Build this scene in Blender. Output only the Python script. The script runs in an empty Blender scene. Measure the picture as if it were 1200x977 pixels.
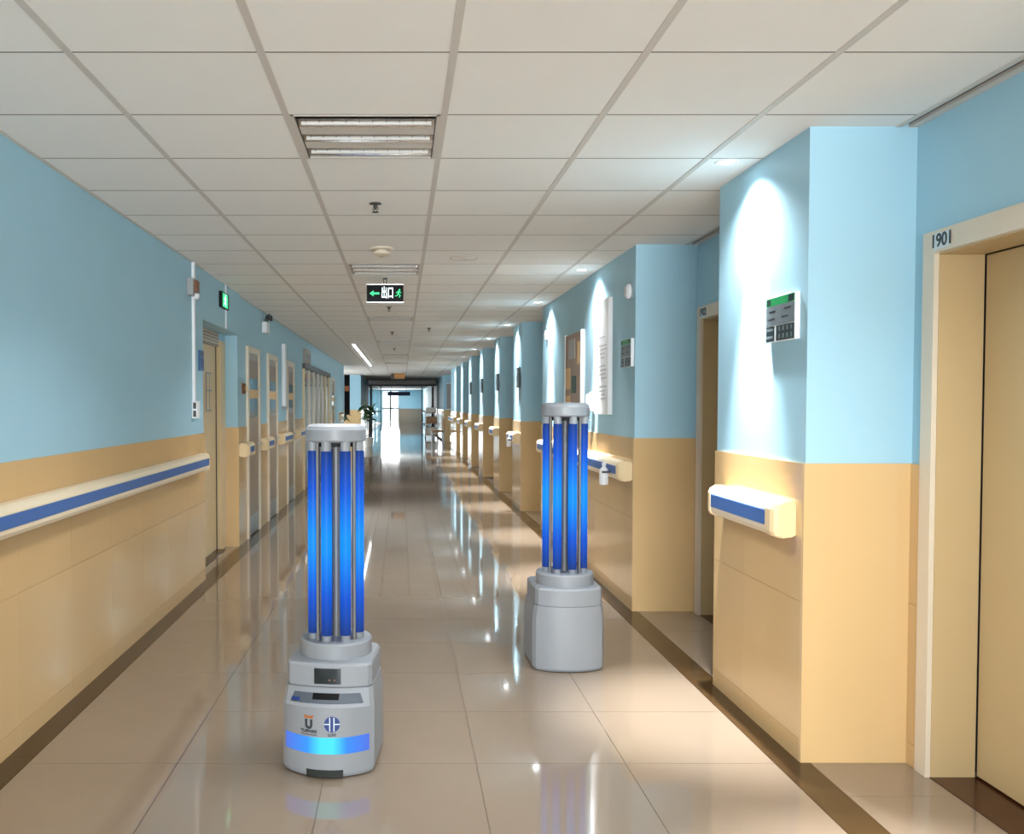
import bpy, bmesh, math, random
from mathutils import Matrix, Vector
random.seed(7)
S = bpy.context.scene
COL = S.collection
PI = math.pi
R = math.radians

def lin(c):
    c = c / 255.0
    return c / 12.92 if c <= 0.04045 else ((c + 0.055) / 1.055) ** 2.4
def rgb(r, g, b): return (lin(r), lin(g), lin(b), 1.0)

# ------------------------------------------------------------------ camera
CAM_H = 1.444
cd = bpy.data.cameras.new('camera'); cam = bpy.data.objects.new('camera', cd); COL.objects.link(cam)
cam.location = (0, 0, CAM_H)
cam.rotation_euler = (R(90 - 1.7274), 0, 0)
cd.sensor_fit = 'HORIZONTAL'; cd.sensor_width = 36
cd.lens = 36 * 1042.83 / 1200
cd.shift_x = (600 - 470.365) / 1200
cd.shift_y = (504.34 - 488.5) / 1200
cd.clip_start = 0.05; cd.clip_end = 300
S.camera = cam

# ------------------------------------------------------------------ world and large lights
w = bpy.data.worlds.new('sky'); S.world = w; w.use_nodes = True
bg = w.node_tree.nodes['Background']; bg.inputs[0].default_value = (0.86, 0.94, 1.0, 1); bg.inputs[1].default_value = 2.6
def area(name, loc, rot, sx, sy, power, col=(1, 1, 1)):
    l = bpy.data.lights.new(name, 'AREA'); l.shape = 'RECTANGLE'; l.size = sx; l.size_y = sy
    l.energy = power; l.color = col
    o = bpy.data.objects.new(name, l); COL.objects.link(o); o.location = loc; o.rotation_euler = rot
    return o
# added fill light at the unseen corridor end behind the camera
area('rear_fill_light', (0, -5.9, 1.35), (R(90), 0, 0), 3.0, 2.2, 240, (0.95, 0.98, 1.0)).data.spread = R(130)
# added lobby side fill with no window modelled, and daylight by the far end window
area('lobby_fill_light', (-4.3, 30, 1.5), (R(90), 0, R(-90)), 5, 1.8, 150, (0.9, 0.96, 1.0))
area('daylight_end_window', (-0.85, 69.7, 1.6), (R(-90), 0, 0), 1.4, 1.8, 230, (0.95, 0.98, 1.0))
S.view_settings.view_transform = 'Standard'
S.view_settings.look = 'None'
S.view_settings.exposure = 0.6
S.view_settings.gamma = 1.0
S.view_settings.use_curve_mapping = False

# ------------------------------------------------------------------ materials
MATS = {}
def mat(name, col, rough=0.5, metal=0.0, spec=0.5, noise=0.0, nscale=8.0, emit=None, estr=0.0, bump=0.0, bscale=60.0, coat=0.0, stretch=None, trans=0.0):
    if name in MATS: return MATS[name]
    m = bpy.data.materials.new(name); m.use_nodes = True
    nt = m.node_tree; b = nt.nodes['Principled BSDF']
    b.inputs['Roughness'].default_value = rough
    b.inputs['Metallic'].default_value = metal
    b.inputs['Specular IOR Level'].default_value = spec
    b.inputs['Coat Weight'].default_value = coat
    b.inputs['Coat Roughness'].default_value = 0.05
    b.inputs['Transmission Weight'].default_value = trans
    b.inputs['Base Color'].default_value = col
    tc = nt.nodes.new('ShaderNodeTexCoord')
    if noise > 0:
        mp = nt.nodes.new('ShaderNodeMapping'); nt.links.new(tc.outputs['Object'], mp.inputs[0])
        if stretch: mp.inputs['Scale'].default_value = stretch
        n = nt.nodes.new('ShaderNodeTexNoise'); n.inputs['Scale'].default_value = nscale; n.inputs['Detail'].default_value = 5
        nt.links.new(mp.outputs[0], n.inputs['Vector'])
        r = nt.nodes.new('ShaderNodeMix'); r.data_type = 'RGBA'
        r.inputs['A'].default_value = tuple(max(0, c * (1 - noise)) for c in col[:3]) + (1,)
        r.inputs['B'].default_value = tuple(min(1, c * (1 + noise)) for c in col[:3]) + (1,)
        nt.links.new(n.outputs['Fac'], r.inputs['Factor'])
        nt.links.new(r.outputs['Result'], b.inputs['Base Color'])
    if bump > 0:
        n2 = nt.nodes.new('ShaderNodeTexNoise'); n2.inputs['Scale'].default_value = bscale
        nt.links.new(tc.outputs['Object'], n2.inputs['Vector'])
        bp = nt.nodes.new('ShaderNodeBump'); bp.inputs['Strength'].default_value = bump; bp.inputs['Distance'].default_value = 0.002
        nt.links.new(n2.outputs['Fac'], bp.inputs['Height']); nt.links.new(bp.outputs[0], b.inputs['Normal'])
    if emit:
        b.inputs['Emission Color'].default_value = emit; b.inputs['Emission Strength'].default_value = estr
    MATS[name] = m
    return m

def ramp_emit(name, axis, lo, hi, stops, strength):
    """a lamp that gives off light whose colour runs along one object axis"""
    m = bpy.data.materials.new(name); m.use_nodes = True
    nt = m.node_tree; b = nt.nodes['Principled BSDF']; b.inputs['Roughness'].default_value = 0.25
    b.inputs['Base Color'].default_value = (0.004, 0.012, 0.06, 1); b.inputs['Specular IOR Level'].default_value = 0.12; b.inputs['Roughness'].default_value = 0.5
    tc = nt.nodes.new('ShaderNodeTexCoord'); sp = nt.nodes.new('ShaderNodeSeparateXYZ'); nt.links.new(tc.outputs['Object'], sp.inputs[0])
    mr = nt.nodes.new('ShaderNodeMapRange'); mr.inputs['From Min'].default_value = lo; mr.inputs['From Max'].default_value = hi
    nt.links.new(sp.outputs[axis], mr.inputs['Value'])
    cr = nt.nodes.new('ShaderNodeValToRGB'); els = cr.color_ramp.elements
    while len(els) < len(stops): els.new(0.5)
    for e, (p, c) in zip(els, stops): e.position = p; e.color = c
    nt.links.new(mr.outputs[0], cr.inputs[0])
    nt.links.new(cr.outputs[0], b.inputs['Emission Color']); b.inputs['Emission Strength'].default_value = strength
    MATS[name] = m
    return m

M_BLUE = mat('blue_wall_paint', rgb(163, 203, 220), 0.55, spec=0.35, noise=0.03, nscale=3, bump=0.15, bscale=120)
M_DADO = mat('beige_dado_tile', rgb(212, 178, 128), 0.11, noise=0.05, nscale=2.2, spec=0.5, stretch=(1, 1, .35))
M_DGROUT = mat('dado_grout', rgb(190, 165, 128), 0.6)
M_FLOOR = mat('polished_floor_tile', rgb(134, 118, 102), 0.05, noise=0.05, nscale=3.5, spec=1.0)
M_FGROUT = mat('floor_grout', rgb(110, 92, 78), 0.6)
M_STRIP = mat('dark_marble_strip', rgb(66, 47, 27), 0.16, noise=0.45, nscale=14, spec=0.35)
M_CEIL = mat('mineral_ceiling_tile', rgb(240, 237, 232), 0.85, noise=0.02, nscale=4, bump=0.25, bscale=220)
M_RUN = mat('ceiling_grid_metal', rgb(206, 199, 191), 0.55, noise=0.02)
M_CBACK = mat('ceiling_void', rgb(84, 78, 72), 0.9)
M_CREAM2 = mat('pale_cream_lacquer', rgb(222, 197, 152), 0.38, noise=0.03, nscale=3)  # lighter copy of the door cream; the left door's lit look is in the colour
M_CREAM = mat('shaded_cream_lacquer', rgb(192, 167, 124), 0.38, noise=0.03, nscale=3)  # right door cream darkened, the recess shade is put into the colour
M_FRAME = mat('pale_door_frame', rgb(216, 203, 182), 0.4, noise=0.02)
M_BROWN = mat('brown_threshold_stone', rgb(60, 30, 16), 0.25, noise=0.35, nscale=20)
M_CAP = mat('beige_rail_cap', rgb(230, 204, 158), 0.36)
M_RAIL = mat('cream_rail_vinyl', rgb(236, 219, 188), 0.34, noise=0.015)
M_RBLUE = mat('blue_rail_insert', rgb(64, 104, 168), 0.5, noise=0.12, nscale=60)
M_WHITE = mat('white_plastic', rgb(232, 234, 236), 0.4)
M_BODY = mat('grey_robot_shell', rgb(134, 138, 143), 0.45, noise=0.015)
M_BODY2 = mat('grey_robot_seam', rgb(120, 125, 132), 0.5)
M_BLACK = mat('black_plastic', rgb(10, 11, 12), 0.5, spec=0.12)
M_SCREEN = mat('dark_screen_glass', rgb(30, 38, 42), 0.12)
M_PANEL = mat('grey_console_panel', rgb(72, 79, 88), 0.5, noise=0.12, nscale=90)
M_STEEL = mat('brushed_steel', rgb(190, 192, 192), 0.28, metal=1.0)
M_ROD = mat('dull_grey_metal', rgb(112, 113, 111), 0.5, metal=0.3)
M_ALU = mat('bright_aluminium', rgb(226, 226, 226), 0.16, metal=1.0)
M_DARK = mat('dark_metal', rgb(58, 56, 54), 0.45)
M_GREYP = mat('grey_plastic', rgb(150, 152, 154), 0.45)
M_VENT = mat('vent_grille', rgb(26, 32, 28), 0.7, noise=0.4, nscale=120)
M_GREEN = mat('lit_green_pictogram', rgb(0, 120, 60), 0.4, emit=(0.01, 0.55, 0.2, 1), estr=1.1)
M_LITW = mat('lit_white_pictogram', rgb(230, 240, 240), 0.4, emit=(0.75, 0.95, 0.95, 1), estr=1.0)
M_LAMP = mat('lit_lamp_lens', rgb(255, 255, 255), 0.3, emit=(0.93, 0.97, 1.0, 1), estr=14)
M_TUBEL = mat('lit_linear_lamp', rgb(255, 255, 255), 0.3, emit=(0.95, 0.98, 1.0, 1), estr=5)
M_TUBEOFF = mat('fluorescent_tube', rgb(206, 204, 200), 0.55)
M_SIGNG = mat('sign_grey_print', rgb(104, 116, 122), 0.35, noise=0.12, nscale=40)
M_SIGNGR = mat('sign_green_print', rgb(24, 148, 84), 0.35)
M_SIGNDK = mat('sign_dark_print', rgb(30, 48, 52), 0.35, noise=0.5, nscale=60)
M_SIGNW = mat('sign_white_print', rgb(205, 215, 218), 0.35)
M_PAPER = mat('poster_paper', rgb(222, 222, 222), 0.4, noise=0.03, nscale=5)
M_INK = mat('poster_ink', rgb(178, 177, 178), 0.6)
M_WOOD = mat('brown_board_wood', rgb(150, 122, 100), 0.45, noise=0.25, nscale=6, stretch=(6, 6, 1))
M_NOTE = mat('note_paper', rgb(226, 190, 140), 0.7)
M_DGREEN = mat('dark_green_print', rgb(40, 70, 60), 0.5)
M_BLUEP = mat('blue_sign_print', rgb(48, 92, 140), 0.4, noise=0.25, nscale=30)
M_ORANGE = mat('orange_print', rgb(176, 96, 40), 0.5)
M_NAVY = mat('navy_print', rgb(18, 48, 112), 0.45)
M_TEXT = mat('dark_text_print', rgb(46, 52, 58), 0.5)
M_BELL = mat('brown_red_plastic', rgb(112, 66, 30), 0.35)
M_LEAF = mat('green_leaf', rgb(44, 78, 44), 0.4, noise=0.3, nscale=12)
M_POT = mat('white_glazed_pot', rgb(222, 220, 214), 0.25)
M_SOIL = mat('dark_soil', rgb(52, 40, 30), 0.95)
M_STEM = mat('brown_stem', rgb(94, 70, 48), 0.8)
M_CARD = mat('brown_laminate', rgb(168, 130, 96), 0.45, noise=0.1)
M_LINEN = mat('white_linen', rgb(232, 228, 220), 0.85)
M_AMBER = mat('amber_sign_print', rgb(190, 130, 60), 0.45)
M_GREYB = mat('grey_notice_board', rgb(160, 154, 148), 0.6, noise=0.12, nscale=10)
M_DOORW = mat('greyed_wood_door', rgb(146, 128, 110), 0.3, noise=0.12, nscale=5, stretch=(4, 4, 1))
M_UV = ramp_emit('lit_uv_tube', 2, 0.5, 1.27, [(0.0, (0.008, 0.028, 0.13, 1)), (0.22, (0.004, 0.09, 0.62, 1)), (0.46, (0.002, 0.30, 1.0, 1)), (0.54, (0.002, 0.30, 1.0, 1)), (0.78, (0.004, 0.09, 0.62, 1)), (1.0, (0.008, 0.028, 0.13, 1))], 0.66)
M_LED = ramp_emit('lit_status_strip', 0, -0.17, 0.17, [(0.0, (0.10, 0.18, 0.75, 1)), (0.3, (0.05, 0.33, 0.95, 1)), (0.46, (0.08, 0.85, 0.98, 1)), (0.6, (0.08, 0.85, 0.98, 1)), (0.75, (0.05, 0.30, 0.95, 1)), (1.0, (0.10, 0.18, 0.75, 1))], 0.66)
def glass_mat(name, tint, refl):
    m = bpy.data.materials.new(name); m.use_nodes = True; nt = m.node_tree; nt.nodes.remove(nt.nodes['Principled BSDF'])
    out = nt.nodes['Material Output']; t = nt.nodes.new('ShaderNodeBsdfTransparent'); t.inputs[0].default_value = tint
    g = nt.nodes.new('ShaderNodeBsdfGlossy'); g.inputs['Roughness'].default_value = 0.03
    mx = nt.nodes.new('ShaderNodeMixShader'); mx.inputs[0].default_value = refl
    nt.links.new(t.outputs[0], mx.inputs[1]); nt.links.new(g.outputs[0], mx.inputs[2]); nt.links.new(mx.outputs[0], out.inputs[0])
    return m
M_GLASS = glass_mat('clear_glass', (0.93, 0.97, 0.97, 1), 0.12)
M_GLASSD = mat('dark_reflecting_glass', rgb(120, 150, 165), 0.05, spec=0.8)

# ------------------------------------------------------------------ mesh builder
class MB:
    def __init__(s): s.v = []; s.f = []; s.sm = []
    def quad(s, a, b, c, d, smooth=False):
        n = len(s.v); s.v += [tuple(a), tuple(b), tuple(c), tuple(d)]; s.f.append((n, n+1, n+2, n+3)); s.sm.append(smooth); return s
    def box(s, x0, x1, y0, y1, z0, z1):
        n = len(s.v)
        s.v += [(x0,y0,z0),(x1,y0,z0),(x1,y1,z0),(x0,y1,z0),(x0,y0,z1),(x1,y0,z1),(x1,y1,z1),(x0,y1,z1)]
        for q in ((0,3,2,1),(4,5,6,7),(0,1,5,4),(1,2,6,5),(2,3,7,6),(3,0,4,7)):
            s.f.append(tuple(n+i for i in q)); s.sm.append(False)
        return s
    def rings(s, rings, cap0=True, cap1=True, smooth=False, closed=True):
        """loft equal-count rings of points"""
        n = len(s.v); k = len(rings[0])
        for r in rings: s.v += [tuple(p) for p in r]
        for i in range(len(rings) - 1):
            for j in range(k if closed else k - 1):
                a = n + i*k + j; b = n + i*k + (j+1) % k
                s.f.append((a, b, b + k, a + k)); s.sm.append(smooth)
        if cap0: s.f.append(tuple(n + j for j in reversed(range(k)))); s.sm.append(False)
        if cap1: s.f.append(tuple(n + (len(rings)-1)*k + j for j in range(k))); s.sm.append(False)
        return s
    def lathe(s, prof, n=24, c=(0,0,0), axis='z', cap0=True, cap1=True):
        rr = []
        for (r, z) in prof:
            ring = []
            for j in range(n):
                a = 2*PI*j/n; x, y = r*math.cos(a), r*math.sin(a)
                if axis == 'z': p = (c[0]+x, c[1]+y, c[2]+z)
                elif axis == 'x': p = (c[0]+z, c[1]+x, c[2]+y)
                else: p = (c[0]+y, c[1]+z, c[2]+x)
                ring.append(p)
            rr.append(ring)
        return s.rings(rr, cap0, cap1, True)
    def tube(s, pts, r, n=10):
        rr = []; pts = [Vector(p) for p in pts]
        for i, p in enumerate(pts):
            d = (pts[min(i+1, len(pts)-1)] - pts[max(i-1, 0)]).normalized()
            u = d.cross(Vector((0,0,1)) if abs(d.z) < 0.9 else Vector((1,0,0))).normalized(); v = d.cross(u)
            ri = r[i] if isinstance(r, (list, tuple)) else r
            rr.append([p + ri*(math.cos(2*PI*j/n)*u + math.sin(2*PI*j/n)*v) for j in range(n)])
        return s.rings(rr, True, True, True)
    def mesh(s, name, m, bevel=0.0, seg=2):
        me = bpy.data.meshes.new(name); me.from_pydata(s.v, [], s.f)
        bm = bmesh.new(); bm.from_mesh(me)
        if bevel > 0:
            bm.normal_update()
            es = [e for e in bm.edges if len(e.link_faces) == 2 and e.calc_face_angle(0) > R(50)]
            bmesh.ops.bevel(bm, geom=es, offset=bevel, segments=seg, affect='EDGES', profile=0.5)
        bmesh.ops.recalc_face_normals(bm, faces=bm.faces)
        for f in bm.faces: f.smooth = True
        bm.to_mesh(me); bm.free(); me.set_sharp_from_angle(angle=R(20))
        me.materials.append(m); return me
    def build(s, name, m, parent=None, bevel=0.0, seg=2, loc=None, label=None):
        o = bpy.data.objects.new(name, s.mesh(name, m, bevel, seg)); COL.objects.link(o)
        if parent: o.parent = parent
        if loc: o.location = loc
        if label: o['label'] = label
        return o
def box(x0, x1, y0, y1, z0, z1): return MB().box(min(x0,x1), max(x0,x1), min(y0,y1), max(y0,y1), min(z0,z1), max(z0,z1))
def tag(o, label, cat, group=None):
    o['label'] = label; o['category'] = cat
    if group: o['group'] = group
    return o
def empty(name, loc=(0,0,0), rz=0.0):
    o = bpy.data.objects.new(name, None); COL.objects.link(o); o.location = loc; o.rotation_euler = (0,0,rz); o.empty_display_size = 0.1
    return o
def thing(name, label, cat, loc=(0,0,0), rz=0.0, group=None): return tag(empty(name, loc, rz), label, cat, group)
def struct(o, label=None):
    o['kind'] = 'structure'
    if label: o['label'] = label
    return o
def inst(name, me, parent, loc):
    o = bpy.data.objects.new(name, me); COL.objects.link(o); o.parent = parent; o.location = loc; return o
def copy_tree(o, parent=None):
    c = o.copy(); COL.objects.link(c)
    c.parent = parent
    for ch in list(o.children): copy_tree(ch, c)
    return c
def text_mesh(txt, size, depth=0.0, bold=0.0):
    cu = bpy.data.curves.new('lettering', 'FONT'); cu.body = txt; cu.size = size; cu.extrude = depth; cu.align_x = 'CENTER'; cu.align_y = 'CENTER'; cu.offset = bold
    o = bpy.data.objects.new('lettering', cu); COL.objects.link(o)
    me = bpy.data.meshes.new_from_object(o.evaluated_get(bpy.context.evaluated_depsgraph_get()))
    bpy.data.objects.remove(o); bpy.data.curves.remove(cu)
    return me
def place_text(name, txt, size, m, parent, mapf, depth=0.0005, bold=0.0):
    me = text_mesh(txt, size, depth, bold)
    for v in me.vertices: v.co = Vector(mapf(v.co.x, v.co.y, v.co.z))
    me.materials.clear(); me.materials.append(m)
    o = bpy.data.objects.new(name, me); COL.objects.link(o); o.parent = parent
    return o

# ------------------------------------------------------------------ dimensions
CZ = 2.538            # ceiling height
XL, XL2 = -1.62, -1.65
XR, XB = 1.615, 2.04  # pillar faces, recess back wall
DZ = 1.206            # dado height
T = 0.6
YN = -6.0             # rear end
RECL0, RECL1 = 7.28, 8.97

# ------------------------------------------------------------------ floor
FX = [-1.5, -0.9, -0.3, 0.3, 0.9, 1.5]
FY0 = 3.532 - 0.6 * 5
floor = struct(box(-5, 5, YN, 71, -0.12, -0.006).build('floor', M_FGROUT), 'polished beige tiled corridor floor with bright reflections')
NEAR_ROWS = 40
tme = box(0.0012, T-0.0012, 0.0012, T-0.0012, -0.012, 0).mesh('tile', M_FLOOR)
for r in range(NEAR_ROWS):
    for c in range(5):
        inst('tile', tme, floor, (FX[c], FY0 + T*r, 0))
def stuff(o, label=None):
    o['kind'] = 'stuff'
    if label: o['label'] = label
    return o
yfar = FY0 + T*NEAR_ROWS
m = MB()
for r in range(int((70 - yfar)/T) + 1):
    for c in range(5): m.box(FX[c]+.0015, FX[c]+T-.0015, yfar+r*T+.0015, yfar+(r+1)*T-.0015, -.012, 0)
for r in range(int((FY0 - YN)/T)):
    for c in range(5): m.box(FX[c]+.0015, FX[c]+T-.0015, FY0-(r+1)*T+.0015, FY0-r*T-.0015, -.012, 0)
# tiles of the lobby sides
for r in range(14):
    for c in range(5):
        for sx in (-1, 1):
            x0 = sx*(1.5 + c*T); m.box(min(x0, x0+sx*T)+.0015, max(x0, x0+sx*T)-.0015, 25.6+r*T+.0015, 25.6+(r+1)*T-.0015, -.012, 0)
stuff(m.build('distant_tiles', M_FLOOR, floor))
def strip(n, x0, x1, y0, y1, label):
    o = struct(empty('trim_%d' % n, (x0, y0, 0)), label)
    y = y0; k = 0
    while y < y1 - 0.01:
        L = min(1.2, y1 - y)
        box(0.001, x1-x0-0.001, y-y0+0.001, y-y0+L-0.001, -0.012, 0.0005).build('marble_slab', M_STRIP, o); y += L
    return o
strip(1, XL2, -1.5, YN, 25.5, 'dark brown marble border strip along the left wall')
strip(2, 1.5, 1.645, YN, 29.0, 'dark brown marble border strip along the right pillars')
# recess floor tiles on the right
rt = box(0.0012, XB+0.25-1.645-0.0012, 0.0012, T-0.0012, -0.012, 0).mesh('tile', M_FLOOR)
for k in range(24): inst('recess_tile', rt, floor, (1.645, FY0 - 0.3 + T*(k), 0))
lt = box(0.0012, 0.3, 0.0012, RECL1-RECL0-0.002, -0.012, 0).build('recess_tile', M_FLOOR, floor, loc=(XL2-0.3, RECL0, 0))

# ------------------------------------------------------------------ ceiling
CX = [-1.637, -1.037, -0.437, 0.163, 0.763, 1.363, 1.963]
CY0 = 2.805 - 0.6 * 3
ceil = struct(box(-5, 5, YN, 71, CZ+0.012, CZ+0.12).build('ceiling', M_CBACK), 'suspended ceiling of pale square tiles')
TROFF = [-12, -6, 1, 7, 14, 21, 28, 35]     # rows counted from y = 2.805
CNEAR = 34
cme = box(0.003, T-0.003, 0.0035, T-0.0035, 0, 0.012).mesh('ceiling_tile', M_CEIL)
for r in range(CNEAR):
    for c in range(6):
        if c == 2 and (r-3) in TROFF: continue
        inst('ceiling_tile', cme, ceil, (CX[c], CY0 + T*r, CZ))
m = MB()
for r in range(CNEAR, int((69 - CY0)/T)):
    y = CY0 + T*r
    for c in range(6):
        if c == 2 and (r-3) in TROFF: continue
        m.box(CX[c]+.003, CX[c]+T-.003, y+.0025, y+T-.0025, CZ, CZ+.012)
    if 25 < y < 34.5:
        for c in range(5):
            m.box(CX[0]-(c+1)*T+.003, CX[0]-c*T-.003, y+.0025, y+T-.0025, CZ, CZ+.012)
            m.box(CX[6]+c*T+.003, CX[6]+(c+1)*T-.003, y+.0025, y+T-.0025, CZ, CZ+.012)
for r in range(1, int((CY0 - YN)/T)):
    for c in range(6):
        if c == 2 and (-r-3) in TROFF: continue
        m.box(CX[c]+.003, CX[c]+T-.003, CY0-r*T+.0025, CY0-(r-1)*T-.0025, CZ, CZ+.012)
stuff(m.build('distant_ceiling_tiles', M_CEIL, ceil))
for c in range(1, 7):
    wd = 0.0125 if c < 6 else 0.012
    box(CX[c]-wd, CX[c]+wd, YN, 34, CZ-0.003, CZ+0.01).build('grid_runner', M_RUN, ceil)
jme = box(CX[0], CX[6], -0.0042, 0.0042, -0.0006, 0.0115).mesh('cross_tee', mat('ceiling_cross_tee', rgb(128, 121, 114), 0.8))
for r in range(CNEAR+1): inst('cross_tee', jme, ceil, (0, CY0 + T*r, CZ))
box(XB-0.035, XB-0.001, -1, 29, CZ-0.004, CZ+0.01).build('edge_trim', M_RUN, ceil)
box(XL, XL+0.018, YN, RECL0, CZ-0.004, CZ+0.01).build('edge_trim', M_RUN, ceil)
box(XL2, XL2+0.018, RECL1, 25.5, CZ-0.004, CZ+0.01).build('edge_trim', M_RUN, ceil)

# ------------------------------------------------------------------ walls
_tilecache = {}
def dado_x(parent, xw, sgn, y0, y1, y_start=None):
    """glazed dado tiles on a wall plane x = xw facing sgn (+1: facing +x), local = world"""
    box(xw-sgn*0.002, xw+sgn*0.006, y0, y1, 0, DZ-0.001).build('dado_backing', M_DGROUT, parent)
    ys = [y0]; y = (y_start if y_start is not None else y0) + T
    while y < y1 - 0.02:
        if y > y0 + 0.02: ys.append(y)
        y += T
    ys.append(y1)
    for a, b in zip(ys[:-1], ys[1:]):
        for z0, z1 in ((0.0, 0.09), (0.09, 0.648), (0.648, DZ)):
            key = (round(b-a, 3), z0, sgn)
            if key not in _tilecache:
                _tilecache[key] = box(0, sgn*0.011, 0.0008, b-a-0.0008, z0+0.0008, z1-0.0008).mesh('dado_tile', M_DADO)
            inst('dado_tile', _tilecache[key], parent, (xw, a, 0))
def dado_y(parent, yw, x0, x1):
    """dado on a face y = yw looking back towards the camera (-y)"""
    box(x0, x1, yw-0.006, yw+0.002, 0, DZ-0.001).build('dado_backing', M_DGROUT, parent)
    key = ('y', round(x1-x0, 3))
    if key not in _tilecache:
        _tilecache[key] = box(0.0004, x1-x0-0.0004, -0.011, 0, 0, DZ).mesh('dado_tile', M_DADO)
    inst('dado_tile', _tilecache[key], parent, (x0, yw, 0))

wl = struct(box(XL-0.45, XL, YN, RECL0, -0.01, CZ+0.02).build('wall_left', M_BLUE), 'light blue left wall above glossy beige tile dado, near part')
dado_x(wl, XL, 1, 1.3, RECL0, 1.3+0.02)
box(XL-0.002, XL+0.01, YN, 1.3, 0, DZ).build('dado_panel', M_DADO, wl)
wl2 = struct(box(XL2-0.45, XL2, RECL1, 25.5, -0.01, CZ+0.02).build('wall_left', M_BLUE), 'light blue left wall with doors, part beyond the recessed door')
dado_x(wl2, XL2, 1, RECL1, 9.45); dado_x(wl2, XL2, 1, 10.27, 10.9); dado_x(wl2, XL2, 1, 11.72, 12.75); dado_x(wl2, XL2, 1, 13.57, 14.85)
dado_x(wl2, XL2, 1, 20.2, 20.85); dado_x(wl2, XL2, 1, 23.5, 25.5)
dado_y(wl2, RECL1, -1.775, XL2+0.01)
wl3 = struct(box(-2.07, -1.84, RECL0, RECL1, -0.01, CZ+0.02).build('wall_left', M_BLUE), 'blue back wall of the left door recess')
box(-1.84, -1.775, 8.78, RECL1-0.001, 2.06, CZ).build('recess_fill', M_BLUE, wl3)
box(-1.84, -1.62, RECL0, RECL1-0.001, 2.13, CZ).build('recess_header', M_BLUE, wl3)

PILL = [(-3.2, 0.9), (3.55, 4.545), (6.16, 10.2), (11.95, 12.85), (14.6, 15.45), (17.5, 18.45), (20.4, 21.4), (23.3, 24.25), (26.1, 29.0)]
pl_lab = ['right wall pillar behind the numbered doorway', 'nearest blue pillar on the right with beige tiled foot', 'long blue wall block on the right holding poster and board',
 'blue pillar on the right, first one past the long block', 'blue pillar on the right, second one past the long block', 'blue pillar on the right, third one past the long block',
 'blue pillar on the right, fourth one past the long block', 'blue pillar on the right, fifth one past the long block', 'farthest blue pillar on the right before the lobby']
for (a, b), lb in zip(PILL, pl_lab):
    o = struct(box(XR, XB+0.3, a, b, -0.01, CZ+0.02).build('wall_right', M_BLUE), lb)
    dado_x(o, XR, -1, a, b)
    dado_y(o, a, XR-0.010, XB)
# recess back walls with door openings
DOORR = {0: (2.25, 3.47), 1: (4.75, 6.11)}
for k in range(len(PILL)-1):
    a, b = PILL[k][1], PILL[k+1][0]
    d = DOORR.get(k)
    if d:
        o = struct(box(XB, XB+0.3, a, b, 2.10, CZ+0.02).build('wall_right', M_BLUE), ['blue recess wall above and beside door 1901', 'blue recess wall above the second right doorway'][k])
        for (p, q) in ((a, d[0]), (d[1], b)):
            box(XB, XB+0.3, p, q, -0.01, 2.10).build('recess_wall', M_BLUE, o)
            dado_x(o, XB, -1, p, q)
    else:
        o = struct(box(XB, XB+0.3, a, b, -0.01, CZ+0.02).build('wall_right', M_BLUE), 'blue back wall of recess between pillars %s' % ('abcdefgh'[k],))
        o['label'] = ['', '', 'blue back wall of recess right after the long block', 'blue back wall of recess after the first slim pillar', 'blue back wall of recess after the second slim pillar', 'blue back wall of recess after the third slim pillar', 'blue back wall of recess after the fourth slim pillar', 'blue back wall of recess before the farthest pillar'][k]
        dado_x(o, XB, -1, a, b)

# right-hand doors ---------------------------------------------------------
def right_door(n, y0, y1, label, number):
    """frame around the opening y0..y1, leaf deeper in the reveal"""
    d = struct(empty('door_%d' % n, (XB, (y0+y1)/2, 0)), label)
    ox, oy = XB, (y0+y1)/2
    def P(x0, x1, a, b, z0, z1, nm, m, bev=0.002): return box(x0-ox, x1-ox, a-oy, b-oy, z0, z1).build(nm, m, d, bev)
    fw = 0.075
    P(XB-0.018, XB+0.17, y1-fw, y1, 0, 2.10, 'door_jamb', M_FRAME)
    P(XB-0.018, XB+0.17, y0, y0+fw, 0, 2.10, 'door_jamb', M_FRAME)
    P(XB-0.018, XB+0.17, y0+fw, y1-fw, 2.015, 2.10, 'door_head', M_FRAME)
    P(XB+0.001, XB+0.172, y1-fw-0.004, y1-fw+0.001, 0.002, 2.012, 'reveal_lining', M_CREAM, 0)
    P(XB+0.001, XB+0.172, y0+fw-0.001, y0+fw+0.004, 0.002, 2.012, 'reveal_lining', M_CREAM, 0)
    P(XB+0.001, XB+0.172, y0+fw, y1-fw, 2.010, 2.016, 'reveal_lining', M_CREAM, 0)
    P(XB-0.0, XB+0.26, y0+fw, y1-fw, -0.01, 0.004, 'threshold', M_BROWN, 0)
    leaf = P(XB+0.175, XB+0.215, y0+fw+0.006, y1-fw-0.010, 0.012, 2.006, 'door_leaf', M_CREAM)
    P(XB+0.215, XB+0.26, y0, y1, 0, 2.1, 'door_backing', M_DARK, 0)
    h = MB(); h.tube([(XB+0.174-ox, y0+fw+0.08-oy, 1.02), (XB+0.13-ox, y0+fw+0.08-oy, 1.02), (XB+0.125-ox, y0+fw+0.20-oy, 1.02)], 0.009)
    h.build('door_handle', M_STEEL, leaf)
    if number:
        pl = P(XB-0.0205, XB-0.018, y1-0.175, y1-0.072, 2.026, 2.086, 'number_plate', M_SIGNW, 0)
        cy = y1-0.1235
        place_text('number_lettering', number, 0.068, M_TEXT, pl, lambda x, y, z: (XB-0.0212-ox-z, cy-x-oy, 2.056+y), bold=0.0016)
    return d
right_door(1, 2.25, 3.47, 'cream door in pale frame with number plate 1901', '1901')
right_door(2, 4.75, 6.11, 'cream doorway half hidden behind the nearest pillar', '1902')

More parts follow.
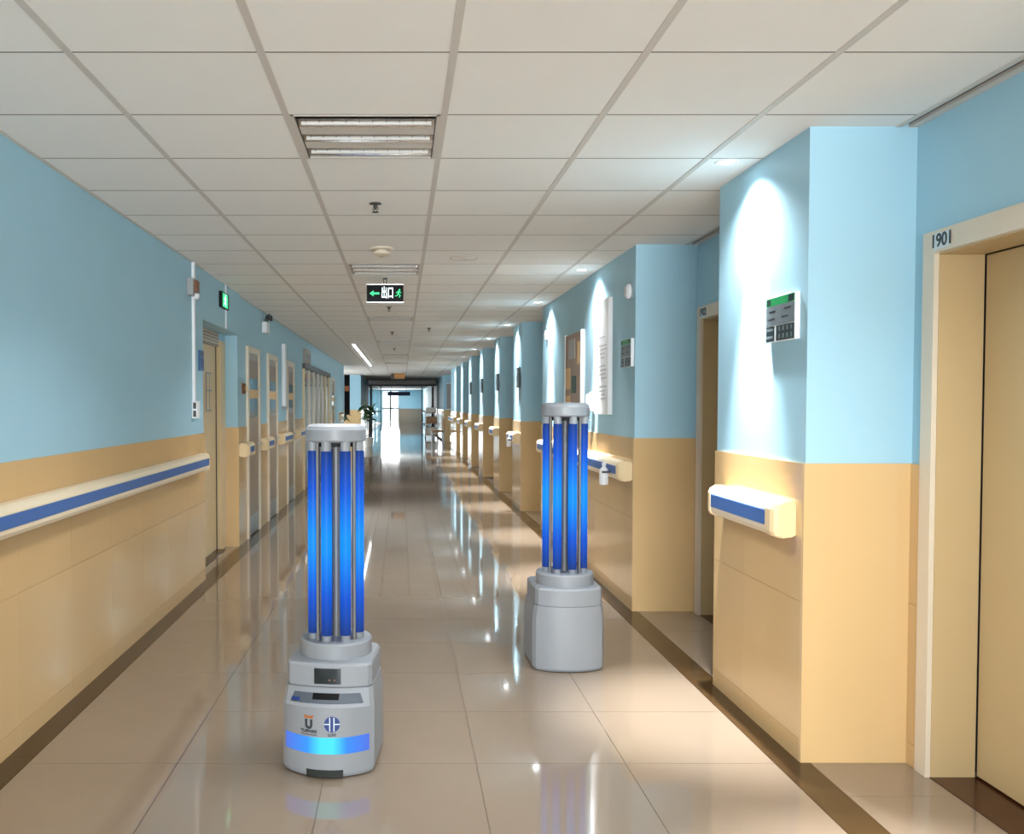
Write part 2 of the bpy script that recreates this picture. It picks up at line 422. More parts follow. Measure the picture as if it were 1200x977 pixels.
# left recessed door ---------------------------------------------------------
d = struct(empty('door_3', (-1.84, 8.0, 0)), 'cream door in the left recess with louvred head and glass pane')
def PL(x0, x1, a, b, z0, z1, nm, m, par=None, bev=0.002):
    return box(x0+1.84, x1+1.84, a-8.0, b-8.0, z0, z1).build(nm, m, par or d, bev)
PL(-1.84, -1.82, 7.40, 8.72, 0.012, 2.0, 'door_leaf', M_CREAM2)
PL(-1.83, -1.772, 8.745, 8.965, 0, 2.06, 'door_jamb', M_CREAM2)
PL(-1.838, -1.815, 8.725, 8.742, 0, 2.06, 'dark_seam', M_DARK, bev=0)  # dark strip along the seam between leaf and jamb
PL(-1.84, -1.79, 7.3, 8.74, 2.0, 2.14, 'door_head', M_DOORW)
for z in (2.02, 2.05, 2.08, 2.11): PL(-1.79, -1.782, 7.32, 8.70, z, z+0.012, 'head_slat', M_FRAME, bev=0)
PL(-1.84, -1.74, 7.3, 8.745, 0, 0.012, 'threshold', M_BROWN)
gl = PL(-1.822, -1.812, 8.28, 8.5, 1.37, 1.74, 'door_window', M_GREYP)
PL(-1.812, -1.810, 8.295, 8.485, 1.385, 1.725, 'pane', M_CREAM2, gl, 0)
PL(-1.811, -1.807, 8.38, 8.40, 1.385, 1.725, 'glazing_bar', M_GREYP, gl, 0)
PL(-1.811, -1.807, 8.295, 8.485, 1.56, 1.575, 'glazing_bar', M_GREYP, gl, 0)
hb = MB().tube([(0.02, -0.55, 1.0), (0.07, -0.55, 1.0), (0.07, -0.43, 1.0)], 0.009); hb.build('door_handle', M_STEEL, d)

# doors further along the left wall -------------------------------------------
def left_door(n, y0, y1, label):
    d = struct(empty('door_%d' % n, (XL2, (y0+y1)/2, 0)), label)
    oy = (y0+y1)/2; hw = (y1-y0)/2
    def P(x0, x1, a, b, z0, z1, nm, m, par=None, bev=0.002): return box(x0, x1, a, b, z0, z1).build(nm, m, par or d, bev)
    for a, b in ((-hw, -hw+0.07), (hw-0.07, hw)): P(-0.02, 0.028, a, b, 0, 2.06, 'door_jamb', M_FRAME)
    P(-0.02, 0.028, -hw+0.07, hw-0.07, 1.99, 2.06, 'door_head', M_FRAME)
    lf = P(-0.01, 0.012, -hw+0.075, hw-0.075, 0.01, 1.985, 'door_leaf', M_DOORW)
    P(0.012, 0.015, -hw+0.16, hw-0.16, 1.30, 1.88, 'door_window', M_GLASSD, lf, 0)
    P(0.012, 0.017, -hw+0.14, hw-0.14, 1.50, 1.60, 'paper_notice', M_NOTE, lf, 0)
    P(0.012, 0.017, -hw+0.14, hw-0.14, 1.72, 1.92, 'paper_notice', M_WOOD, lf, 0)
    P(0.012, 0.016, -hw+0.1, hw-0.1, 0.02, 0.22, 'kick_plate', M_STEEL, lf, 0)
    MB().tube([(0.01, hw-0.16, 1.0), (0.06, hw-0.16, 1.0), (0.06, hw-0.28, 1.0)], 0.010).build('door_handle', M_STEEL, lf)
left_door(4, 9.45, 10.27, 'grey-brown ward door on the left, nearest past the recess')
left_door(5, 10.90, 11.72, 'grey-brown ward door on the left, second past the recess')
left_door(6, 12.75, 13.57, 'grey-brown ward door on the left, third past the recess')
left_door(8, 20.85, 21.7, 'grey-brown door on the left beyond the glazed entrance')
# glazed double entrance
d = struct(empty('door_7', (XL2, 17.5, 0)), 'wide glazed entrance with pale mullions on the left wall')
box(-0.02, 0.05, -2.65, 2.7, 2.03, 2.12).build('header_bar', M_DARK, d)
for k, yy in enumerate((-2.6, -1.75, -0.9, -0.05, 0.8, 1.65, 2.6)):
    box(-0.02, 0.035, yy-0.045, yy+0.045, 0, 2.03).build('mullion', M_CREAM2 if k in (0, 6, 5) else M_FRAME, d)
ys = (-2.6, -1.75, -0.9, -0.05, 0.8, 1.65, 2.6)
for a, b in zip(ys[:-1], ys[1:]):
    box(-0.012, 0.006, a+0.045, b-0.045, 0.25, 2.03).build('pane', M_GLASSD, d)
    box(-0.012, 0.012, a+0.045, b-0.045, 0.0, 0.25).build('kick_panel', M_DOORW, d)
# glazed side door
# ------------------------------------------------------------------ lobby, far passage, end wall
o = struct(box(-4.6, -4.4, 25.5, 34.2, -0.01, CZ).build('wall_lobby_left', M_BLUE), 'far lobby side wall on the left')
o = struct(box(4.4, 4.6, 29, 34.2, -0.01, CZ).build('wall_lobby_right', M_BLUE), 'far lobby side wall on the right')
o = struct(box(XL2-3, XL2-0.44, 25.3, 25.5, -0.01, CZ).build('wall_lobby_near', M_BLUE), 'wall closing the lobby behind the left corridor wall')
o = struct(box(XB+0.29, 4.6, 28.8, 29.0, -0.01, CZ).build('wall_lobby_near', M_BLUE), 'wall closing the lobby behind the right corridor wall')
o = struct(box(-4.6, -1.55, 34.0, 42.0, -0.01, CZ).build('wall_passage_left', M_BLUE), 'brightly lit blue wall corner left of the far glass doors')
box(-4.4, -1.54, 33.985, 34.0, 0, DZ).build('dado_panel', M_DADO, o); box(-1.551, -1.538, 33.99, 41.9, 0, DZ).build('dado_panel', M_DADO, o)
o = struct(box(1.62, 4.6, 34.0, 42.0, -0.01, CZ).build('wall_passage_right', M_BLUE), 'blue wall corner right of the far glass doors')
box(1.61, 4.4, 33.985, 34.0, 0, DZ).build('dado_panel', M_DADO, o); box(1.607, 1.621, 33.99, 41.9, 0, DZ).build('dado_panel', M_DADO, o)
o = struct(box(-4.6, 4.6, 42.0, 42.2, 2.34, CZ).build('wall_header', M_CEIL), 'pale header above the far glass doors')
box(-1.65, 1.65, 41.96, 42.0, 2.27, 2.345).build('header_bar', M_DARK, o)
struct(box(-2.9, -2.7, 42.0, 71, -0.01, CZ).build('wall_far_left', M_BLUE), 'blue side wall of the last corridor stretch on the left')
struct(box(1.7, 1.9, 42.0, 71, -0.01, CZ).build('wall_far_right', M_BLUE), 'blue side wall of the last corridor stretch on the right')
we = struct(empty('wall_end', (0, 70, 0)), 'blue end wall with brown dado and white window')
box(-0.2, 1.8, 0, 0.2, 0, CZ).build('wall_panel', M_BLUE, we); box(-0.2, 1.7, -0.015, 0, 0, 1.05).build('dado_panel', M_DOORW, we)
box(-2.8, -1.5, 0, 0.2, 0, CZ).build('wall_panel', M_BLUE, we)
box(-1.5, -0.2, 0, 0.2, 2.42, CZ).build('wall_panel', M_BLUE, we)
wn = struct(empty('window_1', (-0.85, 70, 0)), 'bright white window at the far end of the corridor')
for x in (-0.65, 0.0, 0.62): box(x-0.03 if x else -0.06, x+0.06, 0.02, 0.1, 0.02, 2.42).build('window_frame', M_WHITE if x else M_DARK, wn)
box(-0.65, 0.65, 0.02, 0.1, 1.0, 1.13).build('transom', M_GREYP, wn)
for x in (-0.62, 0.03): 
    for z0, z1 in ((0.03, 1.05), (1.13, 2.42)): box(x, x+0.58, 0.05, 0.056, z0, z1).build('pane', M_GLASS, wn)
# far glass doors standing open
def glass_leaf(x, yy, sgn, n, label):
    d = struct(empty('door_%d' % n, (x, yy, 0)), label)
    for a in (0.0, 0.95): box(-0.025, 0.025, a*1.0, a+0.05, 0, 2.27).build('leaf_stile', M_DARK, d)
    for z in (0.0, 1.05, 2.2): box(-0.025, 0.025, 0.05, 0.95, z, z+0.07).build('leaf_rail', M_DARK, d)
    box(-0.006, 0.006, 0.05, 0.95, 0.07, 2.2).build('pane', M_GLASS, d)
glass_leaf(-1.42, 40.9, 1, 9, 'dark framed glass door leaf folded open on the left')
glass_leaf(1.47, 40.9, -1, 10, 'dark framed glass door leaf folded open on the right')
for sx, x0, x1, n, lb in ((-1, -1.42, -0.95, 11, 'glass sidelight left of the far opening'), (1, 0.95, 1.47, 12, 'glass sidelight right of the far opening')):
    d = struct(empty('door_%d' % n, (x0, 41.95, 0)), lb)
    for x in (0, x1-x0-0.04): box(x, x+0.04, 0, 0.05, 0, 2.27).build('leaf_stile', M_DARK, d)
    box(0.04, x1-x0-0.04, 0, 0.05, 1.05, 1.11).build('leaf_rail', M_DARK, d)
    box(0.04, x1-x0-0.04, 0.02, 0.03, 0, 2.27).build('pane', M_GLASS, d)
# unseen rear end wall, its opening put in to let light enter
wr = struct(empty('wall_rear', (0, YN, 0)), 'unseen rear corridor end wall with added light opening')
box(-2.1, -1.55, -0.2, 0, 0, CZ).build('wall_panel', M_BLUE, wr); box(1.55, 2.4, -0.2, 0, 0, CZ).build('wall_panel', M_BLUE, wr)
box(-1.55, 1.55, -0.2, 0, 0, 0.2).build('wall_panel', M_DADO, wr); box(-1.55, 1.55, -0.2, 0, 2.48, CZ).build('wall_panel', M_BLUE, wr)
struct(box(XB, XB+0.3, YN, -3.2, -0.01, CZ).build('wall_right', M_BLUE), 'right wall stretch nearest the rear opening')

# ------------------------------------------------------------------ handrails
def rail_profile(d, z0, z1):
    """outline (distance from wall, height) of the rail"""
    h = z1 - z0
    return [(0.0, z0+0.012), (0.02, z0+0.004), (d-0.025, z0), (d-0.008, z0+0.008), (d, z0+0.024), (d, z1-0.030), (d-0.010, z1-0.010), (d-0.03, z1), (0.018, z1), (0.0, z1-0.012)]
def handrail(label, xw, sgn, y0, y1, z0=0.905, z1=1.045, cap=0.075, group=None, capfar=0.05):
    t = thing('handrail', label, 'handrail', (xw + sgn*0.011, y0, 0), 0, group)
    D = 0.092
    pf = rail_profile(D, z0, z1)
    def loft(a, b, sc=1.0, rnd=None):
        zc = (z0+z1)/2
        rr = []
        for y, k in ([(a, 1.0), (b, 1.0)] if rnd is None else rnd):
            rr.append([(sgn*min(p*k*sc, 9), y, zc + (q-zc)*sc) for p, q in pf])
        return MB().rings(rr)
    L = y1 - y0
    loft(cap*0.9, L-capfar*0.9).build('rail_body', M_RAIL, t)
    box(sgn*(D-0.004), sgn*(D+0.0035), cap+0.004, L-capfar-0.004, z0+0.042, z1-0.036).build('bumper_strip', M_RBLUE, t, 0.0015)
    loft(0, cap, 1.05, [(0.0, 0.72), (0.008, 0.9), (0.026, 1.0), (cap, 1.0)]).build('end_cap', M_CAP, t)
    loft(0, 0, 1.05, [(L-capfar, 1.0), (L-0.022, 1.0), (L-0.006, 0.9), (L, 0.72)]).build('end_cap', M_CAP, t)
    k = max(2, int(L/1.2)+1)
    for i in range(k):
        y = 0.12 + (L-0.24)*i/(k-1)
        box(-sgn*0.011, sgn*0.03, y-0.03, y+0.03, z0+0.03, z1-0.03).build('wall_bracket', M_RAIL, t)
    return t
G = 'corridor handrails'
handrail('long cream handrail with blue stripe on the near left wall', XL, 1, -3.0, 7.06, 0.918, 1.05, group=G)
handrail('short cream handrail with blue stripe on the nearest right pillar', XR, -1, 3.605, 4.385, 0.900, 1.04, group=G)
handrail('cream handrail under the white poster on the long right block', XR, -1, 6.175, 9.95, 0.905, 1.04, group=G)
handrail('short handrail left of the nearest grey-brown left door', XL2, 1, 8.99, 9.42, 0.905, 1.04, 0.1, group=G)
handrail('short handrail between the first two grey-brown left doors', XL2, 1, 10.29, 10.87, 0.905, 1.04, 0.1, group=G)
handrail('handrail between the second and third grey-brown left doors', XL2, 1, 11.74, 12.72, 0.905, 1.04, 0.1, group=G)
handrail('handrail right before the glazed entrance on the left', XL2, 1, 13.6, 14.7, 0.905, 1.04, 0.1, group=G)
for (a, b), lb in zip(PILL[3:8], ('first', 'second', 'third', 'fourth', 'fifth')):
    handrail('short handrail on the %s slim right pillar past the long block' % lb, XR, -1, a+0.05, b-0.08, group=G)
handrail('handrail on the farthest right pillar by the lobby', XR, -1, 26.15, 28.9, group=G)

# ------------------------------------------------------------------ ceiling fixtures
def troffer(y, label, detail):
    t = thing('ceiling_troffer', label, 'ceiling light', (CX[2]+0.3, y+0.3, CZ), 0, 'recessed louvre lights along the corridor ceiling')
    hw = 0.284
    f = MB()
    f.box(-0.2875, -hw+0.012, -0.2975, 0.2975, -0.003, 0.011); f.box(hw-0.012, 0.2875, -0.2975, 0.2975, -0.003, 0.011)
    f.box(-hw, hw, -0.2975, -0.286, -0.003, 0.011); f.box(-hw, hw, 0.286, 0.2975, -0.003, 0.011)
    f.build('frame', M_RUN, t)
    for x in (-hw+0.012, hw-0.016): box(x, x+0.004, -0.284, 0.284, -0.0035, 0.011).build('end_plate', M_DARK, t)
    # three parabolic channels and two flat dividers
    dv = box(-hw+0.012, hw-0.012, -0.045, 0.045, 0.0, 0.008).mesh('divider', M_RUN)
    for yy in (-0.098, 0.098): inst('divider', dv, t, (0, yy, 0))
    prof = [(-0.053, 0.0), (-0.046, 0.006), (-0.035, 0.0098), (0.0, 0.011), (0.035, 0.0098), (0.046, 0.006), (0.053, 0.0)]
    prof2 = [(p, z*1.0+0.0015) for p, z in reversed(prof)]
    ch = MB().rings([[(x, p, z) for p, z in prof] + [(x, p, z) for p, z in prof2] for x in (-hw+0.012, hw-0.012)]).mesh('reflector', M_ALU)
    tu = MB().tube([(-hw+0.03, 0, 0.0005), (hw-0.03, 0, 0.0005)], 0.008, 10).mesh('fluorescent_tube', M_TUBEOFF)
    bl = MB().box(-0.0015, 0.0015, -0.05, 0.05, -0.002, 0.006).mesh('louvre_blade', M_ALU)
    for yy in (-0.196, 0.0, 0.196):
        r = inst('reflector', ch, t, (0, yy, 0)); inst('fluorescent_tube', tu, t, (0, yy, 0))
        if detail:
            for k in range(10): inst('louvre_blade', bl, r, (-0.234 + k*0.052, 0, 0))
    # the cut-off louvres throw the light down only
    l = bpy.data.lights.new('troffer_light', 'AREA'); l.shape = 'RECTANGLE'; l.size = 0.5; l.size_y = 0.5; l.energy = 16; l.spread = R(128); l.color = (0.98, 0.99, 1.0)
    o = bpy.data.objects.new('troffer_light', l); COL.objects.link(o); o.parent = t; o.location = (0, 0, -0.01)
names = ['rearmost', 'overhead', 'nearest', 'second nearest', 'third', 'fourth', 'fifth', 'farthest']
for k, r in enumerate(TROFF):
    troffer(2.805 + 0.6*r, '%s louvre light recessed in the corridor ceiling' % names[k], k in (2, 3))

def downlight(x, y, label, hide=False):
    t = thing('downlight', label, 'downlight', (x, y, CZ), 0, 'lit downlights along the right pillars')
    MB().lathe([(0.036, -0.001), (0.047, -0.004), (0.052, -0.002), (0.052, 0.010), (0.036, 0.010)], 20, cap0=False, cap1=False).build('trim_ring', M_WHITE, t)
    MB().lathe([(0.0, -0.0005), (0.036, -0.0005), (0.036, 0.008)], 20, cap0=False).build('lens', M_LAMP, t)
    for nm, en, ang, bl, rad in (('downlight_beam', 680, 40, 1.0, 0.03), ('downlight_spill', 80, 130, 1.0, 0.03)):
        l = bpy.data.lights.new(nm, 'SPOT'); l.energy = en; l.spot_size = R(ang); l.spot_blend = bl; l.shadow_soft_size = rad; l.color = (0.92, 0.97, 1.0)
        o = bpy.data.objects.new(nm, l); COL.objects.link(o); o.parent = t; o.location = (0, 0, -0.012)
for k, (y, lb) in enumerate(((-3.6, 'downlight by the rear opening behind the camera'), (-0.3, 'downlight behind the camera position'), (2.32, 'downlight over the door recess just outside the view'), (4.07, 'lit downlight over the nearest right pillar'), (7.31, 'lit downlight over the tall white poster'), (9.64, 'lit downlight past the brown notice board'),
        (12.42, 'lit downlight over the first slim right pillar'), (15.05, 'lit downlight over the second slim right pillar'), (17.98, 'lit downlight over the third slim right pillar'), (20.95, 'lit downlight over the fourth slim right pillar'), (23.8, 'lit downlight over the fifth slim right pillar'), (26.7, 'lit downlight over the farthest right pillar'))):
    downlight(1.475, y, lb)
# linear surface lamp further down
t = thing('linear_lamp', 'long lit linear lamp on the distant ceiling', 'ceiling light', (-0.86, 20.5, CZ))
box(-0.03, 0.03, -4.5, 4.5, -0.03, 0.0).build('housing', M_WHITE, t)
box(-0.022, 0.022, -4.48, 4.48, -0.042, -0.03).build('diffuser', M_TUBEL, t, 0.004)

def sprinkler(x, y, label):
    t = thing('sprinkler', label, 'sprinkler', (x, y, CZ), 0, 'ceiling sprinklers')
    MB().lathe([(0.034, 0.0), (0.034, -0.004), (0.012, -0.010)], 16).build('escutcheon', M_DARK, t)
    MB().lathe([(0.010, -0.006), (0.012, -0.02), (0.007, -0.034)], 10).build('nozzle', M_DARK, t)
    for s in (-1, 1): MB().tube([(s*0.009, 0, -0.016), (s*0.016, 0, -0.030), (s*0.004, 0, -0.046)], 0.0025, 6).build('yoke_arm', M_DARK, t)
    MB().lathe([(0.019, -0.046), (0.019, -0.049), (0.004, -0.052)], 12).build('deflector', M_DARK, t)
sprinkler(-0.142, 4.9, 'small dark sprinkler between the two nearest louvre lights')
sprinkler(-0.14, 10.1, 'small dark sprinkler behind the hanging exit sign')
sprinkler(-0.14, 13.6, 'small dark sprinkler past the third louvre light')
sprinkler(-0.14, 17.6, 'small dark sprinkler past the fourth louvre light')
sprinkler(0.40, 12.9, 'small dark sprinkler right of the third louvre light')
def smoke(x, y, label, r=0.06):
    t = thing('smoke_detector', label, 'smoke detector', (x, y, CZ))
    MB().lathe([(r*1.15, 0), (r*1.15, -0.012), (r*1.0, -0.016)], 24).build('base', M_FRAME, t)
    MB().lathe([(r*0.62, -0.016), (r*0.60, -0.024), (r*0.85, -0.030), (r*0.82, -0.044), (r*0.4, -0.056), (r*0.1, -0.057)], 24).build('chamber', M_FRAME, t)
    MB().lathe([(0.006, -0.056), (0.006, -0.060)], 8).build('indicator', M_BELL, t)
smoke(-0.14, 6.3, 'beige smoke detector before the hanging exit sign', 0.075)
t = thing('ceiling_speaker', 'round ceiling speaker with grille beside the hanging exit sign', 'speaker', (0.47, 6.72, CZ))
MB().lathe([(0.092, -0.001), (0.105, -0.006), (0.112, -0.003), (0.112, 0.004)], 28, cap0=False, cap1=False).build('rim', M_RUN, t)
MB().lathe([(0.001, -0.004), (0.05, -0.0035), (0.092, -0.001)], 28, cap0=False, cap1=False).build('grille', M_CEIL, t)
MB().lathe([(0.03, -0.006), (0.036, -0.008), (0.036, -0.003)], 20).build('badge', M_RUN, t)

# ------------------------------------------------------------------ exit signs
def tri(m, pts, y0, y1):
    return m.rings([[(x, y0, z) for x, z in pts], [(x, y1, z) for x, z in pts]])
def running_man(m, cx, cz, s, y0, y1):
    def P(l): tri(m, [(cx+a*s, cz+b*s) for a, b in l], y0, y1)
    n = 10; P([(0.10+0.11*math.cos(2*PI*k/n), 0.42+0.11*math.sin(2*PI*k/n)) for k in range(n)])
    P([(-0.08, 0.30), (0.12, 0.28), (0.06, -0.06), (-0.12, -0.04)])
    P([(-0.10, 0.28), (-0.34, 0.06), (-0.28, 0.0), (-0.06, 0.16)])
    P([(0.10, 0.26), (0.34, 0.10), (0.30, 0.03), (0.08, 0.14)])
    P([(0.06, -0.04), (0.26, -0.24), (0.10, -0.50), (0.02, -0.48), (0.12, -0.24), (-0.06, -0.10)])
    P([(-0.12, -0.02), (-0.02, -0.10), (-0.20, -0.34), (-0.44, -0.34), (-0.44, -0.26), (-0.24, -0.25)])
t = thing('hanging_exit_sign', 'black hanging exit sign with lit green arrow and running figure', 'exit sign', (-0.142, 7.8, CZ))
W2, Z1, Z0 = 0.160, -0.060, -0.208
box(-W2, W2, -0.014, 0.014, Z0, Z1).build('sign_panel', M_BLACK, t, 0.004)
fr = MB(); fr.box(-W2-0.004, W2+0.004, -0.017, 0.017, Z1-0.001, Z1+0.008); fr.box(-W2-0.004, W2+0.004, -0.017, 0.017, Z0-0.006, Z0+0.001)
fr.build('frame_rail', M_STEEL, t)
MB().lathe([(0.02, 0.0), (0.018, -0.012)], 14).build('ceiling_rose', M_DARK, t)
for x in (-0.012, 0.012): MB().tube([(x, 0, -0.008), (x, 0, Z1)], 0.0035, 8).build('hanger', M_DARK, t)
zc = (Z0+Z1)/2
m = MB()   # arrow pointing left
tri(m, [(-0.136, zc), (-0.100, zc+0.026), (-0.100, zc+0.009), (-0.050, zc+0.009), (-0.050, zc-0.009), (-0.100, zc-0.009), (-0.100, zc-0.026)], -0.0155, -0.0138)
m.build('green_arrow', M_GREEN, t)
m = MB(); running_man(m, 0.118, zc, 0.072, -0.0155, -0.0138); m.build('green_running_figure', M_GREEN, t)
place_text('exit_lettering', '出口', 0.098, M_LITW, t, lambda x, y, z: (0.020+x*0.56, -0.0152-z, zc+y*1.12), bold=0.0018)

t = thing('wall_exit_sign', 'small lit green exit sign on the left wall above the recessed door', 'exit sign', (XL, 8.1, 2.375))
# mounted on the header of the recess, seen edge-on
box(0.0, 0.024, -0.17, 0.17, -0.072, 0.072).build('housing', M_BLACK, t, 0.004)
m = MB(); running_man(m, 0.0, 0.0, 0.115, -0.0004, 0.0004)
m.v = [(0.0246 - y, x*1.6, z) for x, y, z in m.v]; m.build('white_running_figure', M_LITW, t)
box(0.0240, 0.0244, -0.115, 0.115, -0.062, 0.062).build('green_face', M_GREEN, t)
m = MB(); m.tube([(0.008, 0.10, 0.07), (0.008, 0.10, 0.16)], 0.008, 8); m.build('supply_conduit', M_WHITE, t)
m = MB(); m.tube([(0.008, 0.10, -0.07), (0.008, 0.10, -0.24)], 0.008, 8); m.build('supply_conduit', M_WHITE, t)

# ------------------------------------------------------------------ left wall fittings
t = thing('wall_conduit', 'white vertical conduit with switch box at its foot on left wall', 'conduit', (XL, 6.92, 1.33))
box(0, 0.022, -0.022, 0.022, 0.12, 1.205).build('trunking', M_WHITE, t, 0.003)
sw = box(0, 0.045, -0.045, 0.045, 0.0, 0.135).build('switch_box', M_WHITE, t, 0.005)
box(0.012, 0.035, -0.048, -0.044, 0.012, 0.06).build('switch_rocker', M_DARK, sw); box(0.012, 0.035, -0.048, -0.044, 0.075, 0.123).build('switch_rocker', M_DARK, sw)
t = thing('fire_alarm', 'brown and white alarm sounder beside the conduit on left wall', 'alarm', (XL, 6.80, 2.32))
box(0, 0.05, -0.06, 0.055, -0.055, 0.075).build('housing', M_GREYP, t, 0.006)
box(0.045, 0.075, -0.03, 0.05, -0.03, 0.06).build('sounder', M_BELL, t, 0.006)
MB().lathe([(0.026, 0.0), (0.024, 0.02), (0.012, 0.032)], 14, (0.045, 0.02, -0.055), 'x').build('strobe_lens', M_WHITE, t)
t = thing('department_sign', 'small blue sign plate beside the recessed door on the left', 'sign', (XL, 7.17, 1.79))
box(0, 0.016, -0.06, 0.075, -0.082, 0.082).build('plate', M_BLUEP, t, 0.003)
box(0.016, 0.0175, -0.045, 0.06, 0.035, 0.065).build('printed_line', M_SIGNDK, t); box(0.016, 0.0175, -0.045, 0.06, -0.065, 0.015).build('printed_block', M_NAVY, t)
t = thing('call_button', 'round brown call button on the left wall after the recess', 'call button', (XL2, 9.20, 1.60))
box(0, 0.012, -0.065, 0.065, -0.065, 0.065).build('plate', M_GREYP, t, 0.003)
MB().lathe([(0.055, 0.0), (0.055, 0.03), (0.028, 0.036)], 20, (0.010, 0, 0), 'x').build('ring', M_BELL, t)
MB().lathe([(0.024, 0.0), (0.022, 0.012), (0.005, 0.014)], 14, (0.044, 0, 0), 'x').build('button', M_NOTE, t)
t = thing('emergency_lamp', 'twin-head emergency lamp high on the left wall', 'lamp', (XL2, 10.65, 2.36))
box(0, 0.06, -0.10, 0.12, -0.075, 0.055).build('housing', M_WHITE, t, 0.008)
for s in (-1, 1):
    a = MB(); a.tube([(0.03, s*0.06+0.01, 0.05), (0.05, s*0.085+0.01, 0.10)], 0.010, 8); ar = a.build('lamp_arm', M_DARK, t)
    MB().lathe([(0.018, 0.0), (0.036, 0.04), (0.036, 0.05)], 14, (0.045, s*0.09+0.01, 0.11), 'x').build('lamp_head', M_DARK, ar)
t = thing('wall_conduit', 'pale vertical duct between second and third left doors', 'conduit', (XL2, 12.35, 1.41))
box(0, 0.05, -0.06, 0.06, 0, 0.86).build('trunking', M_WHITE, t, 0.004); box(0, 0.06, -0.07, 0.07, -0.04, 0.0).build('duct_foot', M_GREYP, t, 0.003)
t = thing('entrance_sign', 'grey sign board above the glazed entrance on the left', 'sign', (XL2, 15.35, 2.25))
box(0, 0.05, -0.40, 0.42, -0.12, 0.12).build('board', M_GREYB, t, 0.004); box(0.05, 0.053, -0.34, 0.36, -0.05, 0.05).build('printed_band', M_SIGNDK, t)
t = thing('framed_notice', 'tall black-framed notice at the far end of left wall', 'sign', (XL2+0.02, 25.4, 1.15))
box(0, 0.16, -0.03, 0.0, 0, 1.12).build('frame', M_BLACK, t, 0.003); box(0.02, 0.14, -0.033, -0.03, 0.65, 0.8).build('printed_band', M_ORANGE, t)

# ------------------------------------------------------------------ right wall fittings
def wall_sign(name, label, y0, y1, z0, z1, full):
    cy, czz = (y0+y1)/2, (z0+z1)/2
    t = thing(name, label, 'sign', (XR, cy, czz), 0, 'door information plates on the right wall')
    hw, hh = (y1-y0)/2, (z1-z0)/2
    box(-0.022, 0, -hw, hw, -hh, hh).build('backing', M_WHITE, t, 0.002)
    X = -0.0235
    box(X, -0.022, -hw+0.004, hw-0.004, hh*0.62, hh*0.97).build('header_print', M_SIGNGR, t)
    box(X-0.0006, X, hw-0.05, hw-0.012, hh*0.68, hh*0.92).build('header_mark', M_SIGNDK, t)
    box(X-0.0006, X, -hw+0.01, -hw+0.06, hh*0.66, hh*0.94).build('header_mark', M_SIGNDK, t)
    box(X, -0.022, -hw+0.004, hw-0.004, -hh*0.26, hh*0.60).build('grey_panel', M_SIGNG, t)
    for (a, b, zz) in ((0.30, 0.75, 0.36), (-0.75, -0.3, 0.40), (0.35, 0.85, 0.02), (-0.6, -0.15, 0.05)):
        box(X-0.0005, X, a*hw, b*hw, hh*(zz-0.04), hh*(zz+0.04)).build('printed_line', M_TEXT, t)
    box(X, -0.022, hw*0.38, hw-0.004, -hh*0.97, -hh*0.30).build('lower_panel', M_SIGNDK, t)
    box(X, -0.022, -hw+0.004, hw*0.24, -hh*0.97, -hh*0.30).build('lower_panel', M_SIGNDK, t)
    for zz in (-0.45, -0.78):
        box(X-0.0005, X, hw*0.46, hw*0.92, hh*(zz-0.06), hh*(zz+0.06)).build('printed_line', M_SIGNG, t)
        for k in range(4): box(X-0.0005, X, hw*(-0.85+k*0.27), hw*(-0.75+k*0.27), hh*(zz-0.10), hh*(zz+0.10)).build('printed_mark', M_SIGNG, t)
wall_sign('information_plate', 'grey plate with green header on the nearest right pillar', 3.615, 3.90, 1.708, 1.898, True)
wall_sign('information_plate', 'dark grey plate with green header on the long right block', 6.19, 6.47, 1.703, 1.90, True)
t = thing('poster', 'tall white poster panel with grey writing on the long right block', 'poster', (XR, 7.07, 1.36))
box(-0.035, 0, -0.25, 0.25, 0, 0.90).build('panel', M_PAPER, t, 0.003)
for k in range(16):
    z = 0.12 + k*0.032; a = random.uniform(-0.22, -0.12); b = random.uniform(-0.02, 0.20)
    if k % 5 == 4: continue
    box(-0.0358, -0.035, a, b, z, z+0.010).build('printed_line', M_INK, t)
t = thing('notice_board', 'brown wooden notice board with pinned papers behind the rear-facing robot', 'notice board', (XR, 8.24, 1.30))
box(-0.03, 0, -0.36, 0.38, 0, 0.79).build('board', M_WOOD, t, 0.003)
box(-0.034, 0.0, -0.385, -0.355, -0.01, 0.80).build('frame_edge', M_WHITE, t); box(-0.034, 0.0, 0.375, 0.40, -0.01, 0.80).build('frame_edge', M_WHITE, t)
for (a, b, z0, z1, mm) in ((0.12, 0.34, 0.28, 0.48, M_NOTE), (0.12, 0.34, 0.02, 0.22, M_NOTE), (-0.16, 0.06, 0.24, 0.40, M_DGREEN), (-0.30, -0.2, 0.5, 0.7, M_NOTE), (-0.1, 0.2, 0.56, 0.74, M_INK)):
    box(-0.032, -0.03, a, b, z0, z1).build('pinned_paper', mm, t)
t = thing('wall_bell', 'small round white bell high on the long right block', 'bell', (XR, 6.30, 2.235))
MB().lathe([(0.052, 0.0), (0.052, -0.022), (0.035, -0.036), (0.004, -0.038)], 22, (0, 0, 0), 'x').build('dome', M_WHITE, t)
MB().lathe([(0.058, 0.0), (0.058, -0.006)], 22, (0, 0, 0), 'x').build('mounting_plate', M_GREYP, t)
t = thing('wall_telephone', 'small white wall handset left of the tall poster', 'telephone', (XR, 7.46, 1.40))
box(-0.035, 0, -0.045, 0.045, -0.02, 0.14).build('cradle', M_WHITE, t, 0.006)
m = MB(); m.tube([(-0.045, 0, 0.0), (-0.058, 0, 0.06), (-0.045, 0, 0.125)], [0.02, 0.013, 0.02], 10); m.build('handset', M_WHITE, t)
